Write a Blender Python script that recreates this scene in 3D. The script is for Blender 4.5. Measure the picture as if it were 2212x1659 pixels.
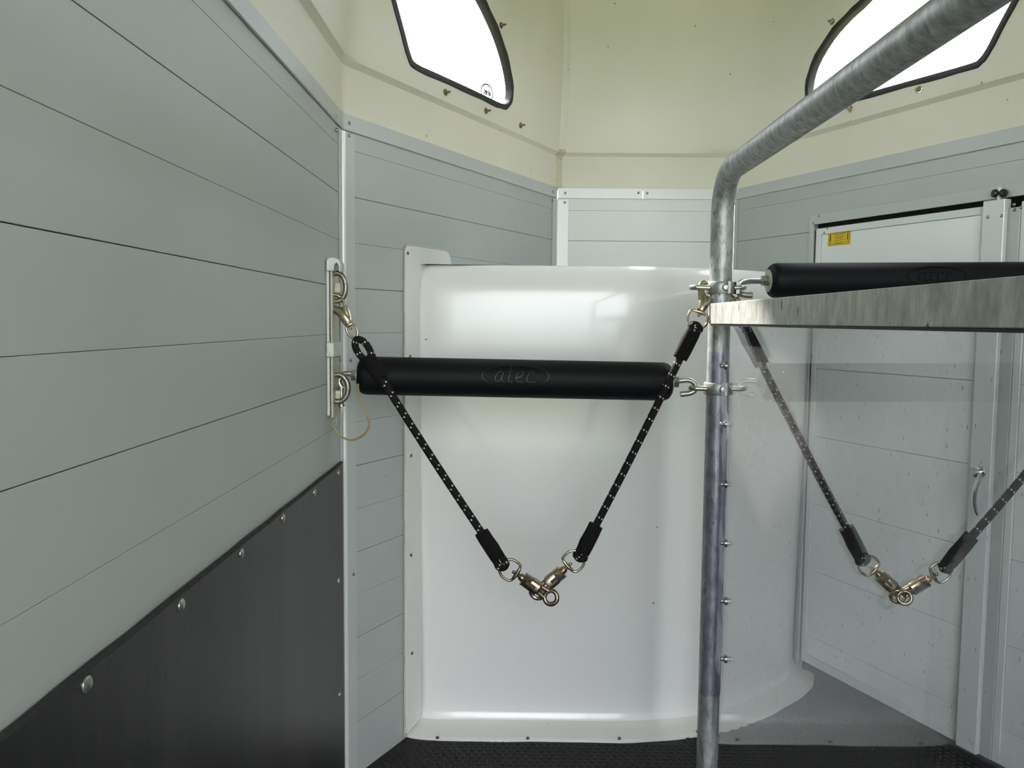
import bpy, bmesh, math, random
from mathutils import Vector, Matrix
random.seed(7)
V = Vector
sc = bpy.context.scene
for o in list(bpy.data.objects):
    bpy.data.objects.remove(o)
COL = sc.collection

# ------------------------------------------------------------------ camera
CAMZ = 1.10                      # eye height over the rubber floor
FOC, PITCH, YAW, ROLL = 1800.0, .0752, .0049, .0093
_cp, _sp, _cy, _sy = math.cos(PITCH), math.sin(PITCH), math.cos(YAW), math.sin(YAW)
c_fwd = V((-_sy * _cp, _cy * _cp, -_sp))
_r0 = V((_cy, _sy, 0))
_u0 = _r0.cross(c_fwd)
c_right = _r0 * math.cos(ROLL) + _u0 * math.sin(ROLL)
c_up = _u0 * math.cos(ROLL) - _r0 * math.sin(ROLL)
EYE = V((0, 0, CAMZ))
cd = bpy.data.cameras.new('camera')
cam = bpy.data.objects.new('camera', cd)
COL.objects.link(cam)
m = Matrix((c_right, c_up, -c_fwd)).transposed().to_4x4()
m.translation = EYE
cam.matrix_world = m
cd.sensor_width = 36.0
cd.lens = FOC / 2212 * 36.0
cd.clip_start = .02
cd.clip_end = 500
sc.camera = cam

# ------------------------------------------------------------------ sky, sun, exposure
SKY, SUN = 4.3, 13.0
sc.view_settings.view_transform = 'Standard'
sc.view_settings.look = 'None'
sc.view_settings.gamma = 1.0
sc.view_settings.use_curve_mapping = False
sc.view_settings.exposure = 1.30
w = bpy.data.worlds.new('sky')
sc.world = w
w.use_nodes = True
nt = w.node_tree
nt.nodes.clear()
wo = nt.nodes.new('ShaderNodeOutputWorld')
bg = nt.nodes.new('ShaderNodeBackground')
tc = nt.nodes.new('ShaderNodeTexCoord')
nz = nt.nodes.new('ShaderNodeTexNoise')
nz.inputs['Scale'].default_value = 2.6
nz.inputs['Detail'].default_value = 6
cr = nt.nodes.new('ShaderNodeValToRGB')
cr.color_ramp.elements[0].position = .36
cr.color_ramp.elements[0].color = (.78, .86, 1.0, 1)
cr.color_ramp.elements[1].position = .62
cr.color_ramp.elements[1].color = (1.0, 1.0, 1.02, 1)
nt.links.new(tc.outputs['Generated'], nz.inputs['Vector'])
nt.links.new(nz.outputs['Fac'], cr.inputs['Fac'])
nt.links.new(cr.outputs['Color'], bg.inputs['Color'])
bg.inputs['Strength'].default_value = SKY
nt.links.new(bg.outputs[0], wo.inputs['Surface'])
sd = bpy.data.lights.new('sun', 'SUN')
sd.energy = SUN
sd.angle = math.radians(2.2)
sd.color = (1.0, .93, .82)
sun = bpy.data.objects.new('sun', sd)
COL.objects.link(sun)
sun.location = (-6, 8, 10)
sun.rotation_euler = V((.616, -.578, -.878)).to_track_quat('-Z', 'Y').to_euler()
try:
    sc.cycles.max_bounces = 14
    sc.cycles.diffuse_bounces = 8
    sc.cycles.glossy_bounces = 5
    sc.cycles.transmission_bounces = 8
    sc.cycles.transparent_max_bounces = 12
    sc.cycles.caustics_reflective = False
    sc.cycles.caustics_refractive = False
    sc.cycles.sample_clamp_indirect = 4.0
    sc.cycles.use_denoising = True
except Exception:
    pass

# ------------------------------------------------------------------ surveying helpers
def ray(px, py):
    return c_right * ((px - 1106) / FOC) + c_up * ((829.5 - py) / FOC) + c_fwd
def at(px, py, y):               # the point of a sight line at depth y
    r = ray(px, py)
    return EYE + r * (y / r.y)
def on(px, py, n, p):            # the point of a sight line on a plane
    r = ray(px, py); n = V(n)
    return EYE + r * ((V(p) - EYE).dot(n) / r.dot(n))

# ------------------------------------------------------------------ materials
def mat(name, col, rough=.5, metal=0.0, var=0.0, vscale=6.0, bump=0.0, bscale=60.0, coat=0.0,
        speck=None, stretch=(1, 1, 1), dirt=None, spec=.5, streak=None):
    m = bpy.data.materials.new(name)
    m.use_nodes = True
    t = m.node_tree
    b = t.nodes['Principled BSDF']
    N = lambda k: t.nodes.new(k)
    L = t.links.new
    b.inputs['Roughness'].default_value = rough
    b.inputs['Metallic'].default_value = metal
    b.inputs['Specular IOR Level'].default_value = spec
    if coat:
        b.inputs['Coat Weight'].default_value = coat
        b.inputs['Coat Roughness'].default_value = .06
    tcn = N('ShaderNodeTexCoord')
    geo = N('ShaderNodeNewGeometry')
    mp = N('ShaderNodeMapping')
    mp.inputs['Scale'].default_value = stretch
    L(geo.outputs['Position'], mp.inputs['Vector'])
    cur = None
    base = N('ShaderNodeRGB'); base.outputs[0].default_value = (*col, 1)
    cur = base.outputs[0]
    def mix(fac, a, bcol, mode='MIX'):
        x = N('ShaderNodeMix'); x.data_type = 'RGBA'; x.blend_type = mode
        if isinstance(fac, float): x.inputs[0].default_value = fac
        else: L(fac, x.inputs[0])
        L(a, x.inputs[6])
        if isinstance(bcol, tuple): x.inputs[7].default_value = (*bcol, 1)
        else: L(bcol, x.inputs[7])
        return x.outputs[2]
    def ramp(src, p0, p1, v0=0., v1=1.):
        r = N('ShaderNodeMapRange')
        r.inputs['From Min'].default_value = p0; r.inputs['From Max'].default_value = p1
        r.inputs['To Min'].default_value = v0; r.inputs['To Max'].default_value = v1
        L(src, r.inputs['Value']); return r.outputs[0]
    def noise(scale, detail=4, vec=None, rough=.6):
        n = N('ShaderNodeTexNoise')
        n.inputs['Scale'].default_value = scale; n.inputs['Detail'].default_value = detail
        n.inputs['Roughness'].default_value = rough
        L(vec or mp.outputs[0], n.inputs['Vector']); return n.outputs['Fac']
    if var:
        cur = mix(ramp(noise(vscale), .25, .75), cur, tuple(max(0, c * (1 - var)) for c in col))
    if dirt:                      # (colour, scale, threshold, amount)
        dc, dsc, th, am = dirt
        cur = mix(ramp(noise(dsc, 6), th, th + .12, 0., am), cur, dc)
    if streak:                    # vertical run marks
        dc, dsc, th, am = streak
        mp2 = N('ShaderNodeMapping'); mp2.inputs['Scale'].default_value = (1, 1, .06)
        L(geo.outputs['Position'], mp2.inputs['Vector'])
        cur = mix(ramp(noise(dsc, 5, mp2.outputs[0]), th, th + .2, 0., am), cur, dc)
    if speck:                     # (colour, scale, size): sparse dirt flecks
        dc, dsc, size = speck
        vo = N('ShaderNodeTexVoronoi'); vo.inputs['Scale'].default_value = dsc
        vo.inputs['Randomness'].default_value = 1.0
        L(mp.outputs[0], vo.inputs['Vector'])
        d = ramp(vo.outputs['Distance'], size, size * .6)
        sel = N('ShaderNodeSeparateColor'); L(vo.outputs['Color'], sel.inputs[0])
        s2 = ramp(sel.outputs[0], .72, .74)
        mm = N('ShaderNodeMath'); mm.operation = 'MULTIPLY'; L(d, mm.inputs[0]); L(s2, mm.inputs[1])
        cur = mix(mm.outputs[0], cur, dc)
    L(cur, b.inputs['Base Color'])
    if bump:
        bn = N('ShaderNodeBump'); bn.inputs['Strength'].default_value = bump
        bn.inputs['Distance'].default_value = .002
        L(noise(bscale, 3), bn.inputs['Height']); L(bn.outputs[0], b.inputs['Normal'])
    return m

M = {}
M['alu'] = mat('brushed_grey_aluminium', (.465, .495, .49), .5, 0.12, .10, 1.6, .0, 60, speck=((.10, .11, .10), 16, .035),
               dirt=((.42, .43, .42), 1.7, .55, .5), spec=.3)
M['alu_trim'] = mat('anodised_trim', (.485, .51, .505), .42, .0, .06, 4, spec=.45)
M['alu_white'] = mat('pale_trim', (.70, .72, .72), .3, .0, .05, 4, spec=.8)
M['alu_front_lit'] = mat('lit_front_aluminium', (.70, .715, .71), .5, .1, .05, 2, speck=((.10, .11, .10), 16, .035), spec=.3)  # lighter copy of the grey planks: light from the rear put into the colour
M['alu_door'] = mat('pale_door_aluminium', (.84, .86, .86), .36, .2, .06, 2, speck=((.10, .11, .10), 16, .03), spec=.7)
M['shell'] = None
M['gelcoat'] = mat('white_gelcoat', (.86, .865, .86), .22, 0, .03, 3, .02, 9, coat=.35, speck=((.12, .10, .08), 13, .035))
M['gelcoat_rim'] = mat('white_gelcoat_rim', (.74, .75, .72), .35, 0, .06, 9, speck=((.3, .22, .12), 40, .06),
                       dirt=((.55, .45, .32), 22, .68, .6))
M['caulk'] = mat('cream_sealant', (.62, .58, .50), .6, 0, .25, 60)
M['rubber'] = mat('black_rubber_sheet', (.013, .013, .014), .42, 0, .35, 5, .12, 90, speck=((.004, .004, .004), 26, .11),
                  streak=((.032, .031, .031), 9, .45, .7), stretch=(1, 1, .5), spec=.4)
M['rubber_edge'] = mat('cut_rubber_edge', (.018, .018, .018), .8, 0, .5, 60, .5, 200)
M['mat'] = mat('black_floor_rubber', (.008, .008, .008), .65, 0, .4, 30, .2, 120, dirt=((.05, .045, .04), 9, .62, .7))
M['pad'] = mat('black_bar_padding', (.0045, .005, .007), .55, 0, .2, 9, .06, 160, dirt=((.055, .042, .030), 14, .70, .75), spec=.16)
M['pad_gloss'] = mat('smooth_embossed_rubber', (.0085, .009, .011), .48, spec=.35)
M['gasket'] = mat('black_window_rubber', (.010, .010, .010), .5, 0, .2, 30)
M['black_plastic'] = mat('black_plastic', (.012, .011, .011), .35)
M['galv'] = mat('galvanised_steel', (.52, .54, .54), .5, .6, .6, 70, .35, 130, dirt=((.19, .21, .20), 85, .54, .75), speck=((.12, .12, .11), 60, .14),
                stretch=(1, 1, .45))
M['galv_rail'] = mat('weathered_galvanised_rail', (.60, .61, .58), .45, .6, .55, 70, .3, 90,
                     dirt=((.24, .18, .09), 5, .58, .6), speck=((.10, .09, .07), 34, .16), stretch=(1, 1, .42))
M['zinc'] = mat('zinc_plated_steel', (.50, .50, .47), .32, .85, .35, 80, .15, 200, dirt=((.25, .17, .09), 90, .66, .8))
M['zinc_clamp'] = mat('dull_zinc_clamp', (.34, .36, .34), .42, .6, .4, 80, .2, 150, dirt=((.16, .15, .12), 70, .6, .8))
M['zinc_pale'] = mat('pale_zinc_plate', (.56, .60, .58), .4, .4, .2, 60, .1, 150, dirt=((.33, .30, .22), 70, .6, .7))
M['zinc_cream'] = mat('yellowed_zinc_plate', (.52, .50, .42), .45, .35, .3, 60, .1, 150, dirt=((.22, .15, .08), 80, .62, .8))
M['steel_old'] = mat('aged_ring_steel', (.30, .285, .24), .36, .8, .45, 70, .2, 200, dirt=((.42, .38, .28), 60, .58, .8))
M['nickel'] = mat('worn_nickel_brass', (.56, .49, .38), .24, .95, .35, 90, .06, 200, dirt=((.16, .08, .03), 120, .62, .9))
M['nickel_dark'] = mat('browned_nickel', (.34, .28, .21), .28, .95, .5, 90, .06, 200, dirt=((.08, .04, .02), 120, .58, .9))
M['brown_dark'] = mat('darkened_engraving', (.07, .05, .035), .4, .6)
M['copper'] = mat('bared_copper', (.50, .27, .16), .35, .9, .5, 150)
M['rivet'] = mat('rivet_metal', (.38, .39, .39), .3, .9, .3, 150)
M['chrome'] = mat('chrome', (.75, .76, .78), .08, 1.0)
M['sleeve'] = mat('black_woven_sleeve', (.0055, .005, .005), .85, 0, .5, 120, .8, 420, spec=.25)
M['cord'] = mat('yellowed_clear_cord', (.36, .29, .15), .3, 0, .35, 40, coat=.3)
M['sticker'] = mat('yellow_sticker', (.72, .52, .015), .4)
M['sticker_pale'] = mat('pale_sticker_rim', (.75, .62, .12), .4)
M['ink'] = mat('black_ink', (.02, .018, .01), .5)
M['dark'] = mat('dark_gap', (.008, .008, .008), .7)
M['grass'] = mat('meadow_grass', (.21, .24, .13), .9, 0, .5, 1.5, .5, 20)

def shell_mat():
    m = bpy.data.materials.new('cream_polyester_shell')
    m.use_nodes = True
    t = m.node_tree; t.nodes.clear(); L = t.links.new
    o = t.nodes.new('ShaderNodeOutputMaterial')
    p = t.nodes.new('ShaderNodeBsdfPrincipled')
    tr = t.nodes.new('ShaderNodeBsdfTranslucent')
    mx = t.nodes.new('ShaderNodeMixShader')
    geo = t.nodes.new('ShaderNodeNewGeometry')
    n1 = t.nodes.new('ShaderNodeTexNoise'); n1.inputs['Scale'].default_value = 3; n1.inputs['Detail'].default_value = 5
    L(geo.outputs['Position'], n1.inputs['Vector'])
    c = t.nodes.new('ShaderNodeValToRGB')
    c.color_ramp.elements[0].position = .3; c.color_ramp.elements[0].color = (.665, .65, .54, 1)
    c.color_ramp.elements[1].position = .7; c.color_ramp.elements[1].color = (.725, .705, .595, 1)
    L(n1.outputs['Fac'], c.inputs['Fac'])
    vo = t.nodes.new('ShaderNodeTexVoronoi'); vo.inputs['Scale'].default_value = 14
    L(geo.outputs['Position'], vo.inputs['Vector'])
    r = t.nodes.new('ShaderNodeMapRange'); r.inputs['From Min'].default_value = .045; r.inputs['From Max'].default_value = .025
    L(vo.outputs['Distance'], r.inputs['Value'])
    mc = t.nodes.new('ShaderNodeMix'); mc.data_type = 'RGBA'
    L(r.outputs[0], mc.inputs[0]); L(c.outputs[0], mc.inputs[6]); mc.inputs[7].default_value = (.22, .19, .12, 1)
    L(mc.outputs[2], p.inputs['Base Color'])
    p.inputs['Roughness'].default_value = .5
    tr.inputs['Color'].default_value = (.62, .60, .38, 1)
    b = t.nodes.new('ShaderNodeBump'); b.inputs['Strength'].default_value = .12; b.inputs['Distance'].default_value = .003
    n2 = t.nodes.new('ShaderNodeTexNoise'); n2.inputs['Scale'].default_value = 45
    L(geo.outputs['Position'], n2.inputs['Vector']); L(n2.outputs['Fac'], b.inputs['Height']); L(b.outputs[0], p.inputs['Normal'])
    mx.inputs[0].default_value = .03
    L(p.outputs[0], mx.inputs[1]); L(tr.outputs[0], mx.inputs[2]); L(mx.outputs[0], o.inputs['Surface'])
    return m
M['shell'] = shell_mat()

def clear_mat(name, tint, haze=.03, hazecol=(.7, .7, .75), speck=True, rough=.03, f0=.5):
    """thin clear sheet: see-through, fresnel gloss, a little scratched haze"""
    m = bpy.data.materials.new(name)
    m.use_nodes = True
    t = m.node_tree; t.nodes.clear(); L = t.links.new
    o = t.nodes.new('ShaderNodeOutputMaterial')
    tp = t.nodes.new('ShaderNodeBsdfTransparent'); tp.inputs[0].default_value = (*tint, 1)
    gl = t.nodes.new('ShaderNodeBsdfGlossy'); gl.inputs['Roughness'].default_value = rough
    gl.inputs['Color'].default_value = (.9, .9, .95, 1)
    df = t.nodes.new('ShaderNodeBsdfDiffuse'); df.inputs[0].default_value = (*hazecol, 1)
    fr = t.nodes.new('ShaderNodeFresnel')
    geo = t.nodes.new('ShaderNodeNewGeometry')
    io = t.nodes.new('ShaderNodeMapRange'); io.inputs['To Min'].default_value = 1.42; io.inputs['To Max'].default_value = 1 / 1.42
    L(geo.outputs['Backfacing'], io.inputs['Value']); L(io.outputs[0], fr.inputs['IOR'])   # a thin sheet: the same gloss from both sides
    m1 = t.nodes.new('ShaderNodeMixShader'); m2 = t.nodes.new('ShaderNodeMixShader')
    L(fr.outputs[0], m1.inputs[0]); L(tp.outputs[0], m1.inputs[1]); L(gl.outputs[0], m1.inputs[2])
    L(m1.outputs[0], m2.inputs[1]); L(df.outputs[0], m2.inputs[2])
    mp = t.nodes.new('ShaderNodeMapping'); mp.inputs['Scale'].default_value = (1, 1, .4)
    L(geo.outputs['Position'], mp.inputs[0])
    nz = t.nodes.new('ShaderNodeTexNoise'); nz.inputs['Scale'].default_value = 90; nz.inputs['Detail'].default_value = 4
    L(mp.outputs[0], nz.inputs['Vector'])
    r = t.nodes.new('ShaderNodeMapRange'); r.inputs['From Min'].default_value = .3; r.inputs['From Max'].default_value = .8
    r.inputs['To Min'].default_value = haze * .4; r.inputs['To Max'].default_value = haze * 1.8
    L(nz.outputs['Fac'], r.inputs['Value'])
    fac = r.outputs[0]
    if speck:
        vo = t.nodes.new('ShaderNodeTexVoronoi'); vo.inputs['Scale'].default_value = 115
        L(mp.outputs[0], vo.inputs['Vector'])
        r2 = t.nodes.new('ShaderNodeMapRange'); r2.inputs['From Min'].default_value = .15; r2.inputs['From Max'].default_value = .05
        r2.inputs['To Max'].default_value = .55
        L(vo.outputs['Distance'], r2.inputs['Value'])
        sp = t.nodes.new('ShaderNodeSeparateColor'); L(vo.outputs['Color'], sp.inputs[0])
        r3 = t.nodes.new('ShaderNodeMapRange'); r3.inputs['From Min'].default_value = .40; r3.inputs['From Max'].default_value = .9
        L(sp.outputs[1], r3.inputs['Value'])
        mm = t.nodes.new('ShaderNodeMath'); mm.operation = 'MULTIPLY'; L(r2.outputs[0], mm.inputs[0]); L(r3.outputs[0], mm.inputs[1])
        ad = t.nodes.new('ShaderNodeMath'); ad.operation = 'MAXIMUM'; L(fac, ad.inputs[0]); L(mm.outputs[0], ad.inputs[1])
        fac = ad.outputs[0]
        cm = t.nodes.new('ShaderNodeMix'); cm.data_type = 'RGBA'
        L(mm.outputs[0], cm.inputs[0]); cm.inputs[6].default_value = (*hazecol, 1); cm.inputs[7].default_value = (.10, .095, .10, 1)
        L(cm.outputs[2], df.inputs[0])
    L(fac, m2.inputs[0])
    L(m2.outputs[0], o.inputs['Surface'])
    return m
M['plexi'] = clear_mat('scratched_clear_sheet', (.84, .85, .845), .024, (.62, .61, .63))
M['film'] = clear_mat('clear_vinyl_film', (.80, .79, .86), .06, (.62, .60, .72), speck=False, rough=.08)
M['pane'] = clear_mat('smoked_window_acrylic', (.86, .865, .88), .012, (.7, .7, .7), speck=False)

def rope_mat():
    m = bpy.data.materials.new('black_rope_white_flecks')
    m.use_nodes = True
    t = m.node_tree; L = t.links.new
    b = t.nodes['Principled BSDF']; b.inputs['Roughness'].default_value = .75; b.inputs['Specular IOR Level'].default_value = .25
    uv = t.nodes.new('ShaderNodeUVMap'); uv.uv_map = 'UVMap'
    s = t.nodes.new('ShaderNodeSeparateXYZ'); L(uv.outputs[0], s.inputs[0])
    def mth(op, a, c):
        n = t.nodes.new('ShaderNodeMath'); n.operation = op
        for i, x in enumerate((a, c)):
            if x is None: continue
            if isinstance(x, (int, float)): n.inputs[i].default_value = x
            else: L(x, n.inputs[i])
        return n.outputs[0]
    # v is metres along the rope, u runs around it; a row of flecks every 26 mm on one half of the turn
    v = mth('FRACT', mth('DIVIDE', mth('ADD', s.outputs[1], mth('MULTIPLY', s.outputs[0], .006)), .026), None)
    band = mth('LESS_THAN', v, .13)
    u = mth('FRACT', mth('MULTIPLY', s.outputs[0], 7.0), None)
    dash = mth('LESS_THAN', u, .40)
    f = mth('MULTIPLY', band, dash)
    mx = t.nodes.new('ShaderNodeMix'); mx.data_type = 'RGBA'
    L(f, mx.inputs[0]); mx.inputs[6].default_value = (.0055, .005, .0055, 1); mx.inputs[7].default_value = (.70, .70, .66, 1)
    L(mx.outputs[2], b.inputs['Base Color'])
    w1 = t.nodes.new('ShaderNodeTexWave'); w1.wave_type = 'BANDS'; w1.bands_direction = 'DIAGONAL'; w1.inputs['Scale'].default_value = 1
    cb = t.nodes.new('ShaderNodeCombineXYZ'); L(mth('MULTIPLY', s.outputs[0], 4.0), cb.inputs[0]); L(mth('MULTIPLY', s.outputs[1], 90.0), cb.inputs[1])
    L(cb.outputs[0], w1.inputs['Vector'])
    bp = t.nodes.new('ShaderNodeBump'); bp.inputs['Strength'].default_value = .6; bp.inputs['Distance'].default_value = .001
    L(w1.outputs['Fac'], bp.inputs['Height']); L(bp.outputs[0], b.inputs['Normal'])
    return m
M['rope'] = rope_mat()

# ------------------------------------------------------------------ object helpers
WLOC = {}
def put(o, parent=None, loc=V((0, 0, 0))):
    COL.objects.link(o)
    if parent is not None:
        o.parent = parent
        o.location = V(loc) - WLOC[parent.name]
    else:
        o.location = loc
    WLOC[o.name] = V(loc)
    return o
def tag(o, label=None, cat=None, group=None, kind=None):
    if label: o['label'] = label
    if cat: o['category'] = cat
    if group: o['group'] = group
    if kind: o['kind'] = kind
    return o
def empty(name, loc, label=None, cat=None, group=None, kind=None):
    e = bpy.data.objects.new(name, None)
    e.empty_display_size = .05
    put(e, None, V(loc))
    return tag(e, label, cat, group, kind)

class MB:
    """collects world-space geometry, built as ONE mesh object"""
    def __init__(s):
        s.v, s.f, s.uv = [], [], {}
    def add(s, vs, fs):
        k = len(s.v)
        s.v += [V(x) for x in vs]
        s.f += [tuple(i + k for i in f) for f in fs]
        return k
    def box(s, lo, hi, fr=None):
        lo, hi = V(lo), V(hi)
        p = [V((x, y, z)) for z in (lo.z, hi.z) for y in (lo.y, hi.y) for x in (lo.x, hi.x)]
        if fr: p = [fr(*q) for q in p]
        s.add(p, [(0, 2, 3, 1), (4, 5, 7, 6), (0, 1, 5, 4), (2, 6, 7, 3), (0, 4, 6, 2), (1, 3, 7, 5)])
        return s
    def tube(s, pts, r, seg=12, caps=True, flat=1.0, up=None, closed=False):
        """swept round (or flattened) section; r may be a list"""
        pts = [V(p) for p in pts]
        n = len(pts)
        rs = r if isinstance(r, (list, tuple)) else [r] * n
        tang = []
        for i in range(n):
            if closed:
                d = pts[(i + 1) % n] - pts[(i - 1) % n]
            else:
                d = pts[min(i + 1, n - 1)] - pts[max(i - 1, 0)]
            tang.append(d.normalized())
        u = V(up) if up is not None else (V((0, 0, 1)) if abs(tang[0].z) < .9 else V((0, 1, 0)))
        a = tang[0].cross(u).normalized()
        k = len(s.v)
        lens = [0]
        for i in range(1, n): lens.append(lens[-1] + (pts[i] - pts[i - 1]).length)
        for i in range(n):
            if up is not None:
                a2 = tang[i].cross(V(up))
                if a2.length > 1e-4: a = a2.normalized()
            else:
                a = (a - tang[i] * a.dot(tang[i])).normalized()
            b = tang[i].cross(a)
            for j in range(seg):
                t = 2 * math.pi * j / seg
                s.uv[len(s.v)] = (j / seg, lens[i])
                s.v.append(pts[i] + (a * math.cos(t) + b * math.sin(t) * flat) * rs[i])
        rng = n if closed else n - 1
        for i in range(rng):
            for j in range(seg):
                i2 = (i + 1) % n
                s.f.append((k + i * seg + j, k + i * seg + (j + 1) % seg, k + i2 * seg + (j + 1) % seg, k + i2 * seg + j))
        if caps and not closed:
            s.f.append(tuple(k + j for j in reversed(range(seg))))
            s.f.append(tuple(k + (n - 1) * seg + j for j in range(seg)))
        return s
    def lathe(s, p0, p1, prof, seg=24, caps=True):
        """prof: (t, radius) with t in metres along p0->p1"""
        p0, p1 = V(p0), V(p1)
        d = (p1 - p0).normalized()
        return s.tube([p0 + d * t for t, _ in prof], [r for _, r in prof], seg, caps) if len(prof) < 3 else s._lathe(p0, d, prof, seg, caps)
    def _lathe(s, p0, d, prof, seg, caps):
        u = V((0, 0, 1)) if abs(d.z) < .9 else V((0, 1, 0))
        a = d.cross(u).normalized(); b = d.cross(a)
        k = len(s.v)
        for t, r in prof:
            for j in range(seg):
                q = 2 * math.pi * j / seg
                s.v.append(p0 + d * t + (a * math.cos(q) + b * math.sin(q)) * r)
        for i in range(len(prof) - 1):
            for j in range(seg):
                s.f.append((k + i * seg + j, k + i * seg + (j + 1) % seg, k + (i + 1) * seg + (j + 1) % seg, k + (i + 1) * seg + j))
        if caps:
            s.f.append(tuple(k + j for j in reversed(range(seg))))
            s.f.append(tuple(k + (len(prof) - 1) * seg + j for j in range(seg)))
        return s
    def prism(s, outline, fr, w0, w1):
        """outline in (u,v); fr(u,v,w) -> world"""
        n = len(outline)
        k = len(s.v)
        for w_ in (w0, w1):
            for u, v in outline: s.v.append(fr(u, v, w_))
        s.f.append(tuple(k + i for i in reversed(range(n))))
        s.f.append(tuple(k + n + i for i in range(n)))
        for i in range(n):
            s.f.append((k + i, k + (i + 1) % n, k + n + (i + 1) % n, k + n + i))
        return s
    def sphere(s, c, r, n=8):
        c = V(c)
        prof = [(-r * math.cos(math.pi * i / n), max(1e-5, r * math.sin(math.pi * i / n))) for i in range(n + 1)]
        return s._lathe(c, V((0, 0, 1)), prof, 12, True)
    def grid(s, rows, closed=False):
        k = len(s.v); n = len(rows[0])
        for r in rows: s.v += [V(p) for p in r]
        for i in range(len(rows) - 1):
            for j in range(n if closed else n - 1):
                j2 = (j + 1) % n
                s.f.append((k + i * n + j, k + i * n + j2, k + (i + 1) * n + j2, k + (i + 1) * n + j))
        return s
    def mesh(s, name, material, loc=V((0, 0, 0)), bevel=0, smooth=35, seg=1):
        me = bpy.data.meshes.new(name)
        me.from_pydata([tuple(p - loc) for p in s.v], [], s.f)
        if s.uv:
            uvl = me.uv_layers.new(name='UVMap')
            for poly in me.polygons:
                us = [s.uv.get(vi, (0, 0)) for vi in poly.vertices]
                wrap = max(u for u, _ in us) - min(u for u, _ in us) > .5
                for li, (u, v_) in zip(poly.loop_indices, us):
                    uvl.data[li].uv = (u + 1 if wrap and u < .5 else u, v_)
        bm = bmesh.new(); bm.from_mesh(me)
        bmesh.ops.recalc_face_normals(bm, faces=bm.faces)
        if bevel:
            es = [e for e in bm.edges if len(e.link_faces) == 2 and e.calc_face_angle(0) > .5]
            bmesh.ops.bevel(bm, geom=es, offset=bevel, segments=seg, affect='EDGES', clamp_overlap=True)
        bm.to_mesh(me); bm.free()
        for p in me.polygons: p.use_smooth = smooth > 0
        if smooth > 0: me.set_sharp_from_angle(angle=math.radians(smooth))
        me.materials.append(M[material] if isinstance(material, str) else material)
        return me
    def build(s, name, material, parent=None, bevel=0, smooth=35, loc=None, seg=1):
        if loc is None:
            loc = WLOC[parent.name] if parent is not None else sum(s.v, V((0, 0, 0))) / len(s.v)
        o = bpy.data.objects.new(name, s.mesh(name, material, V(loc), bevel, smooth, seg))
        return put(o, parent, V(loc))

def smooth_path(pts, sub=6, closed=False):
    pts = [V(p) for p in pts]; n = len(pts); out = []
    for i in range(n if closed else n - 1):
        if closed: p0, p1, p2, p3 = (pts[(i + k) % n] for k in (-1, 0, 1, 2))
        else: p0, p1, p2, p3 = pts[max(i - 1, 0)], pts[i], pts[i + 1], pts[min(i + 2, n - 1)]
        for k in range(sub):
            t = k / sub
            out.append(.5 * ((2 * p1) + (p2 - p0) * t + (2 * p0 - 5 * p1 + 4 * p2 - p3) * t * t + (3 * p1 - p0 - 3 * p2 + p3) * t ** 3))
    if not closed: out.append(pts[-1])
    return out
def round_poly(poly, r, seg=6):
    """fillet a closed 2D outline; r number or list"""
    n = len(poly); out = []
    for i in range(n):
        ri = r[i] if isinstance(r, (list, tuple)) else r
        p, a, b = V(poly[i]), V(poly[i - 1]), V(poly[(i + 1) % n])
        if ri <= 0: out.append(tuple(p)); continue
        d1, d2 = (a - p).normalized(), (b - p).normalized()
        ang = d1.angle(d2)
        t = min(ri / math.tan(ang / 2), (a - p).length * .49, (b - p).length * .49)
        q1, q2 = p + d1 * t, p + d2 * t
        for k in range(seg + 1):
            s_ = k / seg
            out.append(tuple(q1 * (1 - s_) ** 2 + p * 2 * s_ * (1 - s_) + q2 * s_ ** 2))
    return out

# wall frames: (u along the wall, v height over floor, w out of the wall into the room)
XL, XR, YB, YREAR = -.3975, 1.2825, 2.9244, -1.80
P_L = V((XL, 1.8997, 0)); P_BL = V((.1343, YB, 0)); P_BR = V((.7497, YB, 0)); P_R = V((XR, 1.7012, 0))
def frame(o, along, inward):
    o, a, w_ = V(o), V(along).normalized(), V(inward).normalized()
    f = lambda u, v, ww=0.0: o + a * u + V((0, 0, v)) + w_ * ww
    f.o, f.a, f.w = o, a, w_
    return f
FL_ = frame((XL, 0, 0), (0, 1, 0), (1, 0, 0))
dOL = (P_BL - P_L); FOL = frame(P_L, dOL, (dOL.y, -dOL.x, 0))
FBK = frame((0, YB, 0), (1, 0, 0), (0, -1, 0))
dOR = (P_R - P_BR); FOR = frame(P_BR, dOR, (dOR.y, -dOR.x, 0))
FRW = frame((XR, 0, 0), (0, 1, 0), (-1, 0, 0))
LOL, LOR = dOL.length, dOR.length
def w2f(fr, p):                   # world point -> (u, v) on a wall
    d = V(p) - fr.o
    return d.dot(fr.a), d.z
def onf(fr, px, py, off=0.0):     # sight line on a wall -> (u, v)
    return w2f(fr, on(px, py, fr.w, fr.o + fr.w * off))

# screw prototype (shared mesh), placed by copying
def screw_mesh(name, r, h, material, slot=True):
    b = MB()
    prof = [(-.002, r * .98), (0, r), (h * .35, r * .97), (h * .75, r * .72), (h, r * .34)]
    b._lathe(V((0, 0, 0)), V((0, 0, 1)), prof, 12, True)
    me = b.mesh(name, material)
    return me
S_RIVET = screw_mesh('rivet', .0045, .0028, 'rivet')
S_SCREW = screw_mesh('screw', .0062, .003, 'zinc')
S_DARK = screw_mesh('screw_dark', .0048, .003, 'nickel_dark')
def screw(name, mesh, p, normal, parent, scale=1.0):
    o = bpy.data.objects.new(name, mesh)
    put(o, parent, V(p))
    o.rotation_euler = V(normal).to_track_quat('Z', 'Y').to_euler()
    o.scale = (scale,) * 3
    return o

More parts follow.
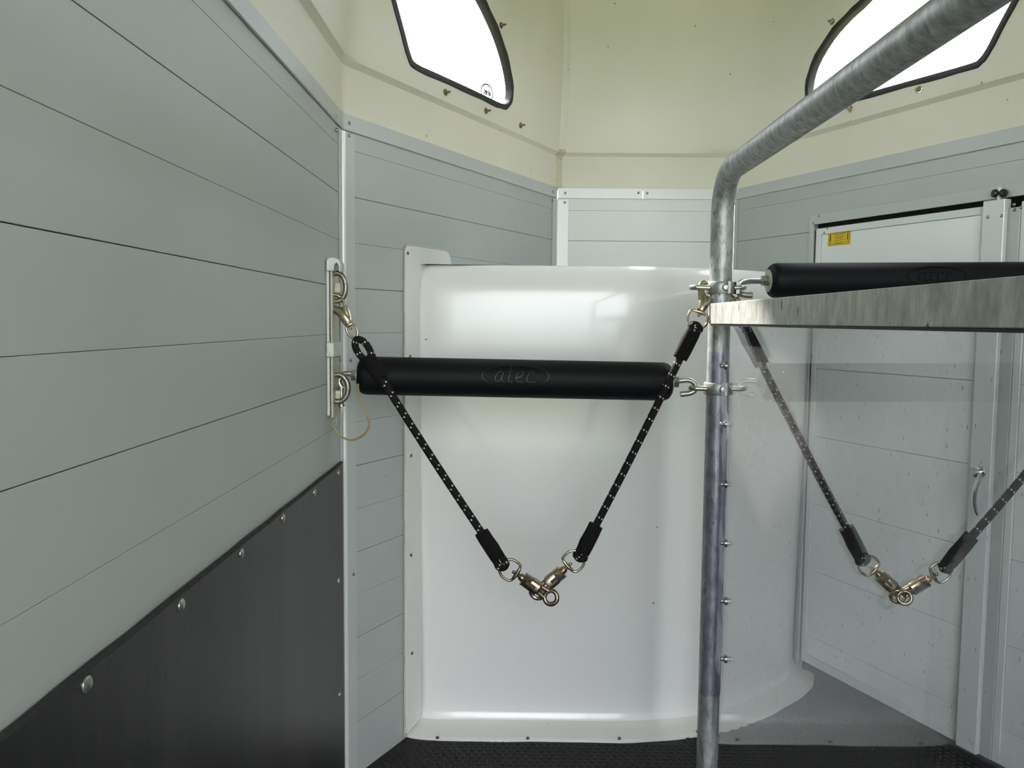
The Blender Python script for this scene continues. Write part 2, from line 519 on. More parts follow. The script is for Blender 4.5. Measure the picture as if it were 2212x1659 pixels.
# ================================================================== SETTING
H_SEAM0, PITCHV = CAMZ + .0727, .104
TOPV = CAMZ + .430                # top of the planks
seams = [H_SEAM0 + PITCHV * k for k in range(-11, 4)]
levels = [.0] + seams + [TOPV]

def plank_wall(name, fr, u0, u1, label, cutout=None, pm='alu'):
    back = MB().box((u0, 0, -.034), (u1, TOPV, -.0215), fr)
    root = back.build(name, 'dark', None, smooth=0)
    tag(root, label, 'wall', None, 'structure')
    for i in range(len(levels) - 1):
        k = i - 12                # strong joint every second board
        gb = .0006 if (i % 2 == 0) else .00025
        gt = .0006 if (i % 2 == 1) else .00025
        lo, hi = levels[i] + gb, levels[i + 1] - gt
        spans = [(u0, u1)]
        if cutout and hi > cutout[2] and lo < cutout[3]:
            spans = [(u0, cutout[0]), (cutout[1], u1)]
            if hi > cutout[3] + .01:      # board straddling the top of the opening
                MB().box((cutout[0], cutout[3], -.02), (cutout[1], hi, 0), fr).build('plank', 'alu', root, smooth=0)
        for a, b in spans:
            if b - a > .005:
                MB().box((a, lo, -.02), (b, hi, 0), fr).build('plank', pm, root, bevel=.0004, smooth=0)
    return root

wl = plank_wall('wall_left', FL_, YREAR, P_L.y, 'long left side wall of grey horizontal aluminium planks')
wfl = plank_wall('wall_front_left', FOL, 0, LOL, 'slanted left nose wall of grey horizontal planks behind the left corner post')
wb = plank_wall('wall_front', FBK, P_BL.x, P_BR.x, 'narrow brightly lit plank wall at the far front above the white locker', pm='alu_front_lit')
D0, D1, DTOP = .371, 1.275, CAMZ + .331
wfr = plank_wall('wall_front_right', FOR, 0, LOR, 'slanted right nose wall of grey planks around the door',
                 (D0 + .010, D1 - .010, .02, DTOP - .010))
wr = plank_wall('wall_right', FRW, YREAR, P_R.y, 'right side wall of grey planks beyond the partition')

# floor slab and studded rubber
fl = MB()
pl = [(XL - .03, YREAR), (XR + .03, YREAR), (XR + .03, P_R.y), (P_BR.x + .02, YB + .03), (P_BL.x - .02, YB + .03), (XL - .03, P_L.y)]
fl.prism(pl, lambda u, v, w_: V((u, v, w_)), -.06, 0)
floor = tag(fl.build('floor', 'mat', None, smooth=0), 'black studded rubber floor of the stall', 'floor', None, 'structure')
st = MB()
pa, pb = .0196, .0170
for j in range(24):
    for i in range(96):
        x = XL + .02 + i * pa + (j % 2) * pa / 2; y = 1.86 + j * pb
        if y > 1.90 and x < XL + (y - 1.9) * .519 + .02: continue
        if x > XR - .03: continue
        if y > 2.105 and x < .45: continue
        if x >= .45 and y > 2.13 + (x - .45) * .85: continue
        r0, r1, h = .0078, .0056, .0028
        k = len(st.v)
        for r_, z in ((r0, 0.0), (r1, h)):
            for q in range(6):
                t = math.pi / 3 * q + math.pi / 6
                st.v.append(V((x + math.cos(t) * r_, y + math.sin(t) * r_, z)))
        for q in range(6): st.f.append((k + q, k + (q + 1) % 6, k + 6 + (q + 1) % 6, k + 6 + q))
        st.f.append(tuple(k + 6 + q for q in range(6)))
tag(st.build('rubber_stud', 'mat', floor, smooth=0), kind='stuff')

# ---- cream moulded roof shell
def plan_poly(ins, front):
    """U-shaped plan, offset inward by ins (front face by `front`)"""
    lines = []                    # each: point, direction
    def ofs(p, d, k):
        d = V((d[0], d[1])).normalized(); nrm = V((d.y, -d.x))
        return V((p[0], p[1])) + nrm * k, d
    lines.append(ofs((XL, YREAR), (0, 1), ins))
    lines.append(ofs(P_L, dOL, ins))
    lines.append(ofs(P_BL, (1, 0), front))
    lines.append(ofs(P_BR, dOR, ins))
    lines.append(ofs((XR, P_R.y), (0, -1), ins))
    def isect(a, b):
        p, d = a; q, e = b
        den = d.x * e.y - d.y * e.x
        t = ((q.x - p.x) * e.y - (q.y - p.y) * e.x) / den
        return p + d * t
    c = [isect(lines[i], lines[i + 1]) for i in range(4)]
    return [V((XL + ins, YREAR))] + c + [V((XR - ins, YREAR))]
def plan_loop(ins, front, rc, rb, rr_):
    p = plan_poly(ins, front)
    out = []
    def seg(a, b, n):
        for k in range(n): out.append(a.lerp(b, k / n))
    NA = 10
    rad = [None, rc, rb, rr_, rc, None]
    fil = []
    for i in range(1, 5):
        d1 = (p[i - 1] - p[i]); d2 = (p[i + 1] - p[i])
        ang = d1.angle(d2)
        t = min(rad[i] / math.tan(ang / 2), d1.length * .45, d2.length * .45)
        q1, q2 = p[i] + d1.normalized() * t, p[i] + d2.normalized() * t
        fil.append((q1, p[i], q2))
    seg(p[0], fil[0][0], 10)
    for i in range(4):
        q1, pc, q2 = fil[i]
        for k in range(NA + 1):
            s_ = k / NA
            out.append(q1 * (1 - s_) ** 2 + pc * 2 * s_ * (1 - s_) + q2 * s_ ** 2)
        nxt = fil[i + 1][0] if i < 3 else p[5]
        m_ = 6 if i == 1 else 10
        for k in range(1, m_): out.append(q2.lerp(nxt, k / m_))
    out.append(p[5])
    return out
def lean(z): return .016 + .10 * max(0, z - .60)      # inset of the leaning sides, z over the eye
def front_lean(z): return .016 + .14 * (z - .6) + .35 * max(0, z - .75) ** 2
ZS = [(.452, .0, .0, .05, .012, .05), (.50, .0, .0, .06, .012, .06), (.564, .0, .0, .08, .012, .08), (.5685, -.001, -.001, .09, .012, .09), (.572, .002, .002, .10, .012, .10),
      (.580, .0145, .0145, .14, .014, .14), (.587, .0158, .0158, .18, .016, .18), (.60, .016, .016, .22, .018, .22)]
for z in (.65, .70, .76, .82, .88, .94, 1.0, 1.05):
    ZS.append((z, lean(z), front_lean(z), .26 + .3 * (z - .6), .02 + .05 * (z - .6), .26 + .3 * (z - .6)))
for k in range(1, 9):
    t = k / 8 * math.pi / 2
    ZS.append((1.05 + .16 * math.sin(t), lean(1.05) + .34 * (1 - math.cos(t)), front_lean(1.05) + .55 * (1 - math.cos(t)), .38, .05, .38))
rows = []
for z, ins, fr_, rc, rb, rr_ in ZS:
    rows.append([V((p.x, p.y, CAMZ + z)) for p in plan_loop(ins, fr_, rc, rb, rr_)])
sh = MB().grid(rows)
n = len(rows[-1]); base = len(sh.v) - n
for i in range(n // 2 - 1):
    sh.f.append((base + i, base + i + 1, base + n - 2 - i, base + n - 1 - i))
shell_me = sh.mesh('ceiling', 'shell', V((0, 0, 0)), 0, 40)

# windows: outline on the leaning slanted faces (u along the wall, v height)
def lean_frame(fr):
    return lambda u, v, w_=0.0: fr(u, v, w_ + lean(v - CAMZ))
WOL, WOR = lean_frame(FOL), lean_frame(FOR)
def solve_leaning(fr, px, py):
    off = .01
    for _ in range(6):
        u, v = onf(fr, px, py, off); off = lean(v - CAMZ)
    return u, v
win_l = [solve_leaning(FOL, *q) for q in ((843, -10), (866, 75), (879, 122), (893, 145), (940, 167), (1020, 203), (1070, 227), (1090, 232), (1101, 219), (1104, 190), (1096, 140), (1078, 80), (1053, 22), (1036, -12))]
u_, v_ = win_l[-1]
def beyond(a, b, k):             # carry an edge on in a straight line
    return (a[0] + (a[0] - b[0]) * k, a[1] + (a[1] - b[1]) * k)
win_l += [(u_ - .09, v_ + .06), (u_ - .20, v_ + .105), (u_ - .32, v_ + .12), beyond(win_l[0], win_l[1], 2.9), beyond(win_l[0], win_l[1], 1.6)]
win_r = [solve_leaning(FOR, *q) for q in ((2204, -10), (2165, 62), (2140, 110), (2122, 134), (2100, 146), (2000, 174), (1880, 207), (1800, 231), (1766, 238), (1748, 224), (1745, 190), (1757, 140), (1790, 82), (1830, 35), (1872, -5))]
u_, v_ = win_r[-1]
win_r += [(u_ + .09, v_ + .06), (u_ + .20, v_ + .105), (u_ + .33, v_ + .12), beyond(win_r[0], win_r[1], 2.6), beyond(win_r[0], win_r[1], 1.4)]
win_l = [tuple(p)[:2] for p in smooth_path([(a, b, 0) for a, b in win_l], 3, True)]
win_r = [tuple(p)[:2] for p in smooth_path([(a, b, 0) for a, b in win_r], 3, True)]

sh_o = bpy.data.objects.new('ceiling', shell_me)
put(sh_o, None, V((0, 0, 0)))
so = sh_o.modifiers.new('thick', 'SOLIDIFY'); so.thickness = .004; so.offset = 1 if False else -1
cutters = []
for out, wf in ((win_l, WOL), (win_r, WOR)):
    c = MB().prism(out, wf, -.25, .25).build('cutter', 'shell', None, smooth=0)
    cutters.append(c)
    bo = sh_o.modifiers.new('cut', 'BOOLEAN'); bo.operation = 'DIFFERENCE'; bo.object = c; bo.solver = 'EXACT'
dg = bpy.context.evaluated_depsgraph_get(); dg.update()
new = bpy.data.meshes.new_from_object(sh_o.evaluated_get(dg))
sh_o.modifiers.clear(); sh_o.data = new
for c in cutters: bpy.data.objects.remove(c)
for p in new.polygons: p.use_smooth = True
new.set_sharp_from_angle(angle=math.radians(40))
tag(sh_o, 'cream moulded polyester roof shell over the plank walls', 'ceiling', None, 'structure')

# taped seam over the left front corner of the shell
cb = MB()
def batten(z0, z1, wd, th):
    rr = []
    zz = [z0 + (z1 - z0) * i / 12 for i in range(13)]
    for z in zz:
        ins = lean(z) if z > .6 else (0 if z < .57 else .0155)
        frt = front_lean(z) if z > .6 else ins
        pp = plan_poly(ins, frt)[2]
        dirL = V((-dOL.x, -dOL.y)).normalized(); dirR = V((1, 0))
        nn = (dirL + dirR).normalized()
        pts = [pp + dirL * wd, pp + dirL * wd * .8 + nn * th, pp + dirL * .006 + nn * (th + .006), pp + dirR * .006 + nn * (th + .006), pp + dirR * wd * .8 + nn * th, pp + dirR * wd]
        rr.append([V((q.x, q.y, CAMZ + z)) for q in pts])
    return rr
cb.grid(batten(.588, 1.04, .022, .004))
cb.build('corner_seam', 'shell', sh_o, smooth=50)
cb = MB().grid(batten(.462, .588, .024, .003))
cb.build('stained_sealant', mat('stained_filler', (.60, .56, .42), .6, 0, .15, 20, .2, 60, dirt=((.33, .22, .10), 40, .58, .8)), sh_o, smooth=50)

# ---- windows
def window(name, out, fr, label, bolts, inward, emblem_at=None):
    cen = fr(sum(u for u, _ in out) / len(out), sum(v for _, v in out) / len(out))
    root = tag(empty(name, cen), label, 'window', None, 'structure')
    MB().prism(out, fr, -.012, -.009).build('pane', 'pane', root, smooth=0)
    g = MB()
    rowsg = []
    n_ = len(out)
    cu = sum(u for u, _ in out) / n_; cv = sum(v for _, v in out) / n_
    for i in range(n_):
        u, v = out[i]; a = V(out[i - 1]); b_ = V(out[(i + 1) % n_])
        t = (b_ - a).normalized(); nn = V((t.y, -t.x))
        if nn.dot(V((u - cu, v - cv))) < 0: nn = -nn
        wo_ = .007 + .0012 * math.sin(i * 1.9) + .0008 * math.sin(i * 4.3)
        prof = [(wo_, .0005), (wo_ * .9, .006), (0, .0085), (-.0085, .007), (-.010, .002), (-.010, -.014), (-.004, -.016), (wo_, -.012)]
        rowsg.append([fr(u + nn.x * p, v + nn.y * p, q) for p, q in prof])
    rowsg.append(rowsg[0])
    g.grid(rowsg, closed=True)
    g.build('rubber_seal', 'gasket', root, smooth=50)
    for px, py, wf in bolts:
        u, v = solve_leaning(wf, px, py)
        p = lean_frame(wf)(u, v, .0042)
        bo = MB()
        nrm = wf.w
        bo._lathe(p - nrm * .002, nrm, [(0, .0095), (.0028, .0095), (.003, .0085), (.0032, .0058), (.0055, .0058), (.0075, .0045), (.008, .003), (.017, .003), (.0185, .0015)], 12, True)
        bo.build('bolt', 'nickel_dark' if wf is FOL else 'nickel', root)
    return root
w1 = window('window_1', win_l, WOL, 'left fin-shaped window with black rubber seal in the cream shell', [(1080, 55, FOL), (959, 200, FOL), (1047, 240, FOL), (1122, 271, FOL)], FOL.w)
w2 = window('window_2', win_r, WOR, 'right fin-shaped window behind the steel tube, black rubber seal', [(1800, 47, FOR), (1988, 194, FOR), (1840, 236, FOR)], FOR.w)

# lettering strokes of the maker's mark (x-height 1)
STROKES = [
    [(.66, .86), (.50, 1.0), (.26, .90), (.06, .52), (.02, .18), (.16, .0), (.38, .10), (.58, .42), (.72, .98)],
    [(.72, .98), (.62, .45), (.60, .10), (.74, .0), (.90, .02)],
    [(1.42, 1.62), (1.32, 1.10), (1.18, .45), (1.16, .10), (1.30, .0), (1.52, .02)],
    [(1.00, .98), (1.30, .99), (1.62, .99)],
    [(1.84, .40), (2.16, .50), (2.38, .74), (2.34, .98), (2.12, 1.0), (1.88, .72), (1.80, .30), (1.90, .05), (2.10, .0), (2.48, .02)],
    [(3.20, .70), (3.26, .92), (3.10, 1.02), (2.86, .78), (2.70, .38), (2.76, .08), (2.96, .0), (3.48, .02)],
]
def emblem(mb, place, scale, width, depth, ring=(147, 48), ring_w=None):
    """place(x, y, h): metres on the surface, h height over it; ring in units of scale/100"""
    def ribbon(pts, wds):
        top = []
        for i in range(len(pts)):
            a = V(pts[max(i - 1, 0)]); b = V(pts[min(i + 1, len(pts) - 1)])
            t = (b - a)
            t = t.normalized() if t.length > 1e-9 else V((1, 0))
            nn = V((-t.y, t.x)) * wds[i]
            p = V(pts[i])
            top.append((p + nn, p - nn))
        rws = [[place(l.x, l.y, 0), place(l.x * .85 + r.x * .15, l.y * .85 + r.y * .15, depth), place(l.x * .15 + r.x * .85, l.y * .15 + r.y * .85, depth), place(r.x, r.y, 0)] for l, r in top]
        mb.grid(rws)
    for s_ in STROKES:
        p = [(q.x, q.y) for q in smooth_path([(x, y, 0) for x, y in s_], 4)]
        p = [((x - 1.74) * scale, (y - .55) * scale * .82) for x, y in p]
        ribbon(p, [width] * len(p))
    A, B = ring
    pts, wd = [], []
    for k in range(65):
        t = 2 * math.pi * k / 64
        pts.append((A * math.cos(t), B * math.sin(t)))
        wd.append(ring_w or width * (.28 + .75 * abs(math.cos(t)) ** 6))
    ribbon(pts, wd)
eu, ev = solve_leaning(FOL, 1058, 199)
em = MB()
# printed on the outside of the pane, so it reads mirrored from within
emblem(em, lambda x, y, h: WOL(eu - x * 1.15, ev + y, -.0088 + h), .0098, .0023, .0004, (.0295, .0215), .0021)
em.build('printed_emblem', 'ink', w1, smooth=0)

# ---- trims
tn = [0]
def trim(boxes, rivets, label, material='alu_trim', name=None):
    tn[0] += 1
    b = MB()
    for lo, hi, fr in boxes: b.box(lo, hi, fr)
    o = b.build('trim_%d' % tn[0], material, None, bevel=.0012, smooth=0)
    tag(o, label, 'trim', None, 'structure')
    for fr, u, v, w_ in rivets:
        screw('rivet', S_RIVET, fr(u, v, w_), fr.w, o)
    return o
T0, T1 = CAMZ + .425, CAMZ + .461
def riv(fr, *pts, w_=.004):
    return [(fr, *onf(fr, px, py, w_), w_) for px, py in pts]
trim([((YREAR, T0, .0002), (P_L.y - .004, T1, .006), FL_)], riv(FL_, (726, 252), w_=.006), 'grey top rail along the left side wall')
trim([((.004, T0, .0002), (LOL - .004, T1, .005), FOL)], riv(FOL, (755, 266), (1194.5, 414), w_=.005), 'grey top rail on the slanted left wall under the shell')
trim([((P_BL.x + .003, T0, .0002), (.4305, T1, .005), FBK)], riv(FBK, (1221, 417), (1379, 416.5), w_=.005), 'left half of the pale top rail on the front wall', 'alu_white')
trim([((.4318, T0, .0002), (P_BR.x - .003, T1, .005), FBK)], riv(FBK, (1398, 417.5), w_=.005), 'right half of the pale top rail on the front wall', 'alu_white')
trim([((.004, T0, .0002), (LOR - .004, T1, .005), FOR)], riv(FOR, (1587, 417), w_=.005), 'grey top rail on the slanted right wall under the shell')
# corner post profiles
trim([((P_L.y - .030, .0, .0002), (P_L.y - .002, T0 - .002, .003), FL_)], riv(FL_, (728, 281), (735, 777), (737, 1253), w_=.003), 'thin grey cover strip on the left wall side of the corner')
tn[0] += 1
b = MB()
pc = P_L + V((.0, .0, 0))
ax_l = V((0, -1, 0)); ax_o = FOL.a
q = [(pc + V((.001, -.0055, 0))), (pc + V((.007, -.0045, 0))), (pc + V((.0092, -.001, 0)) + FOL.a * .002), (pc + FOL.a * .010 + FOL.w * .004), (pc + FOL.a * .010 + FOL.w * .0005), (pc + V((.001, 0, 0)))]
k = len(q)
for z in (.0, T0 - .004): b.v += [V((p.x, p.y, z)) for p in q]
b.f += [tuple(range(k)), tuple(reversed(range(k, 2 * k)))] + [(i, (i + 1) % k, k + (i + 1) % k, k + i) for i in range(k)]
o = b.build('trim_%d' % tn[0], 'alu_white', None, smooth=0)
tag(o, 'bright white corner bead between left wall and slanted wall', 'trim', None, 'structure')
trim([((.0105, .0, .0002), (.0455, T0 - .002, .003), FOL)], riv(FOL, (754, 293), (758, 778), (764, 1240), w_=.003), 'grey cover strip beside the bright corner bead')
trim([((LOL - .036, 1.0, .0002), (LOL - .003, T0 - .002, .003), FOL)], riv(FOL, (1194, 433), w_=.003), 'narrow grey cover strip at the far end of the slanted left wall')
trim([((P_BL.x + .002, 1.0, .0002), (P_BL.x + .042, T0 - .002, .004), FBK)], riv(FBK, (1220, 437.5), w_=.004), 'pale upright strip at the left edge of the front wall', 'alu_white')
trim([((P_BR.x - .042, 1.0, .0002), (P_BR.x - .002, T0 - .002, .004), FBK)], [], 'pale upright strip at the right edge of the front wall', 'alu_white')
trim([((.003, 1.0, .0002), (.020, T0 - .002, .003), FOR)], riv(FOR, (1586, 440), w_=.003), 'narrow grey cover strip at the start of the slanted right wall')
# end cap bridging the two top rails at the left corner
tn[0] += 1
b = MB().tube([P_L + V((.0035, -.0045, CAMZ + .424)), P_L + V((.0035, -.0045, CAMZ + .462))], .006, 10)
o = b.build('trim_%d' % tn[0], 'alu_trim', None)
tag(o, 'small rounded corner cap joining the two grey top rails', 'trim', None, 'structure')
# sill flashing between planks and shell
# ---- door in the slanted right wall
door = tag(empty('door_1', FOR((D0 + D1) / 2, 0, 0)), 'pale panelled groom door in the slanted right wall', 'door', None, 'structure')
FW = .030
b = MB()
b.prism([(D0, .0), (D0, DTOP), (D1, DTOP), (D1, .0), (D1 - FW, .0), (D1 - FW, DTOP - FW), (D0 + FW * .6, DTOP - FW), (D0 + FW * .6, .0)], FOR, .0003, .007)
fo = b.build('door_frame', 'alu_trim', door, bevel=.001, smooth=0)
for px, py in ((1769, 467), (1757, 482)):
    u, v = onf(FOR, px, py, .007); screw('rivet', S_RIVET, FOR(u, v, .007), FOR.w, fo, .9)
MB().box((D0, .0, -.034), (D1, DTOP, -.028), FOR).build('seal_rebate', 'dark', door, smooth=0)
b = MB()
b.prism([(D0 + .020, .03), (D0 + .020, DTOP - FW + .002), (D1 - .02, DTOP - FW + .002), (D1 - .02, .03)], FOR, -.028, -.022)
b.build('rubber_seal', 'gasket', door, smooth=0)
LU0, LU1 = D0 + .0265, .966
LV1 = DTOP - .0435
def leaf(u0, u1, v0, v1):
    r = MB()
    t = .019
    r.prism([(u0, v0), (u0, v1), (u1, v1), (u1, v0)], FOR, -.021, -.0075)
    lf = r.build('door_leaf', 'alu', door, smooth=0)
    for (a, c, e, f) in ((u0, u0 + t, v0, v1), (u1 - t, u1, v0, v1)):
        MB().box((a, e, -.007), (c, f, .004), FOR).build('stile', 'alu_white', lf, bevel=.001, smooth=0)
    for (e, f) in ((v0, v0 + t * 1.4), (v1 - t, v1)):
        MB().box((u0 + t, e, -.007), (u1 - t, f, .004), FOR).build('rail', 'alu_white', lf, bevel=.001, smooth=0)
    lv = [v0 + t * 1.4] + [s for s in seams[1::2] if v0 + .08 < s < v1 - .06] + [v1 - t]
    for i in range(len(lv) - 1):
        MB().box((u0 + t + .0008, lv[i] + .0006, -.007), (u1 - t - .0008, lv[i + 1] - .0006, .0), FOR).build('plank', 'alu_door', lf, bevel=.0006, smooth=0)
    return lf
lf1 = leaf(LU0, LU1, .045, LV1)
lf2 = leaf(1.050, D1 - .032, .045, LV1)
for px, py in ((1787, 493), (1780.5, 503)):
    u, v = onf(FOR, px, py, .004); screw('rivet', S_RIVET, FOR(u, v, .004), FOR.w, lf1, .8)
for px, py in ((2190.5, 442), (2205, 448)):
    u, v = onf(FOR, px, py, .004); screw('rivet', S_RIVET, FOR(u, v, .004), FOR.w, lf2, .9)
# upright closing profile between the leaves
b = MB()
b.box((LU1 - .004, .045, -.006), (LU1 + .052, LV1 + .010, .018), FOR)
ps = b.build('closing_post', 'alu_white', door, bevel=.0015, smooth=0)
for px, py in ((2134, 469), (2163.5, 466)):
    u, v = onf(FOR, px, py, .018); screw('screw', S_RIVET, FOR(u, v, .018), FOR.w, ps, .9)
b = MB().box((LU1 + .052, .045, -.006), (LU1 + .083, LV1 - .012, .006), FOR)
pr = b.build('closing_strip', 'alu_trim', door, bevel=.001, smooth=0)
u, v = onf(FOR, 2192, 453, .006); screw('screw', S_DARK, FOR(u, v, .006), FOR.w, pr, .9)
# two black buffers on a tab over the closing post
u, v = onf(FOR, 2158, 417, .012)
b = MB().box((u - .004, LV1 - .002, .003), (u + .003, v + .014, .014), FOR)
tb = b.build('buffer_tab', 'alu_white', door, bevel=.001, smooth=0)
for px, sgn in ((2151.5, -1), (2164.5, 1)):
    u, v = onf(FOR, px, 417.5, .014)
    c = FOR(u, v, .007)
    d = (FOR.a * .45 * sgn + FOR.w * .9).normalized()
    b = MB()._lathe(c, d, [(0, .0095), (.008, .0098), (.012, .0085), (.0125, .004), (.0115, .002)], 16, True)
    b.build('buffer', 'black_plastic', door)
# chrome handle seen through the clear sheet
u, v = onf(FOR, 2118, 1019, .014)
b = MB()._lathe(FOR(u, v, .004), FOR.w, [(0, .0185), (.012, .0185), (.017, .015), (.018, .009), (.028, .009), (.032, .012), (.036, .007)], 20, True)
hd = b.build('handle_rose', 'chrome', door)
pts = [at(x, y, 1.985) for x, y in ((2117, 1021), (2115, 1034), (2108, 1052), (2104, 1075), (2106, 1098), (2112, 1113))]
MB().tube(smooth_path(pts, 5), [.0035 + .003 * math.sin(math.pi * i / 25) for i in range(26)], 10).build('lever', 'chrome', hd)
for px, py in ((2117, 972), (2130, 1063), (2160, 1021)):
    u, v = onf(FOR, px, py, .004); screw('screw', S_RIVET, FOR(u, v, .004), FOR.w, door, .9)

# meadow outside
gr = MB()
G = 60
gr.grid([[V((x, y, -.52 + .02 * math.sin(x * .7) * math.cos(y * .5))) for x in [(-G + 2 * G * i / 24) for i in range(25)]] for y in [(-G + 2 * G * i / 24) for i in range(25)]])
tag(gr.build('ground', 'grass', None), 'green meadow around the trailer', 'ground', None, 'structure')

# ================================================================== BIG THINGS
# ---- white moulded locker in the nose
ZT = CAMZ + .1455
plan = [(-.290, 2.216), (-.262, 2.190), (-.243, 2.1755), (-.2150, 2.168)] + [(x, 2.168 + .006 * max(0, (x - .1)) ** 2) for x in (-.13, -.05, .05, .15, .25)] + \
       [(.34, 2.174), (.42, 2.186), (.50, 2.208), (.58, 2.245), (.66, 2.297), (.74, 2.362), (.80, 2.420), (.845, 2.475), (.875, 2.530), (.890, 2.565)]
plan = [V((p[0], p[1], 0)) for p in plan]
plan = [V((p.x, p.y, 0)) for p in smooth_path(plan, 3)]
def nrm2(i):
    a, b_ = plan[max(i - 1, 0)], plan[min(i + 1, len(plan) - 1)]
    t = (b_ - a).normalized(); return V((t.y, -t.x, 0))
locker = empty('front_locker', (.25, 2.45, 0), 'white moulded plastic locker front filling the nose below the plank wall', 'locker')
prof = [(.0, .030), (-.004, .036), (-.0085, .05), (-.009, .10), (-.006, .30), (-.002, .55), (.003, .80), (.006, 1.0), (.008, 1.10), (.0075, 1.155), (.004, 1.195), (-.003, 1.220), (-.010, 1.234), (-.016, 1.2425), (-.024, ZT), (-.034, ZT)]
rows = []
for o_, z in prof:
    rows.append([plan[i] + nrm2(i) * o_ + V((0, 0, z)) for i in range(len(plan))])
b = MB().grid(rows)
n = len(plan); top0 = len(b.v) - n
cpt = len(b.v)
b.v += [FOL(.31, ZT, .003), FOL(LOL, ZT, .003), FOR(0, ZT, .003), FOR(.36, ZT, .003)]
b.f.append(tuple([top0 + i for i in range(n)] + [cpt + 3, cpt + 2, cpt + 1, cpt]))
b.build('locker_body', 'gelcoat', locker, smooth=50)
# floor flange
rows = []
for o_, z in ((-.004, .034), (.004, .026), (.020, .017), (.050, .010), (.058, .006), (.060, .0005)):
    rr = []
    for i in range(len(plan)):
        wob = .0018 * math.sin(i * .55) + .001 * math.sin(i * 1.3)
        rr.append(plan[i] + nrm2(i) * (o_ + (wob if o_ > .03 else 0)) + V((0, 0, z)))
    rows.append(rr)
ffl = MB().grid(rows).build('floor_flange', 'gelcoat_rim', locker, smooth=50)
for px, py in ((945, 1593), (1140, 1594), (1338, 1594.5), (1507, 1580)):
    p = on(px, py, (0, 0, 1), (0, 0, .011)); screw('screw', S_DARK, p, (0, -.15, 1), locker)
# wall flange with its tab
uA = .2435
outl = round_poly([(uA + .004, .012), (uA, .35), (uA - .0015, 1.10), (uA - .0015, CAMZ + .1885), (.450, CAMZ + .1885), (.468, ZT - .01), (.322, ZT - .01), (.318, .03)],
                  [.004, 0, 0, .016, .03, .004, .004, .004])
MB().prism(outl, FOL, .0003, .0055).build('wall_flange', 'gelcoat_rim', locker, bevel=.0015, smooth=40)
cp = [FOL(uA - .0022 + .0008 * math.sin(v * 37), v, .003) for v in [.01 + i * .04 for i in range(32)]] + [FOL(uA + .003, CAMZ + .186, .003), FOL(uA + .012, CAMZ + .1902, .003), FOL(.34, CAMZ + .1905, .003), FOL(.425, CAMZ + .1900, .003), FOL(.449, CAMZ + .180, .003)]
MB().tube(cp, .0024, 6).build('sealant_bead', 'caulk', locker)
for px, py in ((881, 547), (886, 770), (888, 984), (888, 1199), (890, 1411)):
    u, v = onf(FOL, px, py, .0055); screw('screw', S_DARK, FOL(u, v, .0055), FOL.w, locker, .95)

# ---- rubber kick sheet on the left wall
KV = CAMZ - .322
kick = empty('kick_sheet', FL_(0, 0, 0), 'black rubber kick sheet screwed to the lower left wall', 'kick panel')
b = MB()
n = 60
top = [(YREAR + (1.8565 - YREAR) * i / n, KV + .0005 * math.sin(i * 1.7) + .0004 * math.sin(i * 3.9)) for i in range(n + 1)]
b.prism([(YREAR, .0)] + top + [(1.8565, .0)], FL_, .0003, .009)
b.build('rubber_sheet', 'rubber', kick, bevel=.0012, smooth=0)
b = MB().tube([FL_(u, v + .0005, .005) for u, v in top], .0048, 6, flat=.6)
b.build('cut_edge', 'rubber_edge', kick)
for px, py, sc_ in ((187, 1478, 1.15), (391, 1307, 1.1), (521, 1195, 1), (611, 1119, 1), (679, 1063, 1), (731, 1021, .9), (731, 1254, .9), (733, 1500, .9)):
    u, v = onf(FL_, px, py, .009); screw('screw', S_SCREW, FL_(u, v, .009), FL_.w, kick, sc_ * 1.15)

kick_unseen = empty('kick_sheet', FRW(0, 0, 0), 'unseen black rubber kick sheet added on the lower right wall of the right stall', 'kick panel')  # added out of view to cut bounced light on the left wall
MB().box((YREAR, .0, .0003), (P_R.y - .05, KV, .009), FRW).build('rubber_sheet', 'rubber', kick_unseen, bevel=.0012, smooth=0)
for i in range(8):
    screw('screw', S_SCREW, FRW(1.5 - i * .36, KV - .02, .009), FRW.w, kick_unseen)

# ---- partition: bent tube, flat rail, clear sheet
PX, PY, PR = .4360, 1.800, .0236
part = empty('partition', (PX, PY, 0), 'galvanised tube partition with flat rail and scratched clear sheet between the stalls', 'partition')
pts = [V((PX, PY, 0)), V((PX, PY, .3)), V((PX, PY, .8)), V((PX, PY, CAMZ + .20))]
R_ = .085; zt = CAMZ + .315
for k in range(0, 11):
    t = k / 10 * math.pi / 2
    pts.append(V((PX, PY - R_ * (1 - math.cos(t)), zt - R_ + R_ * math.sin(t))))
pts += [V((PX, 1.4, zt)), V((PX, 1.0, zt)), V((PX, .5, zt)), V((PX, .0, zt)), V((PX, -.4, zt))]
for k in range(1, 9):
    t = k / 8 * math.pi / 2
    pts.append(V((PX, -.4 - R_ * math.sin(t), zt - R_ * (1 - math.cos(t)))))
pts.append(V((PX, -.4 - R_, 0)))
MB().tube(pts, PR, 28, up=(1, 0, 0)).build('frame_tube', 'galv', part, smooth=60)
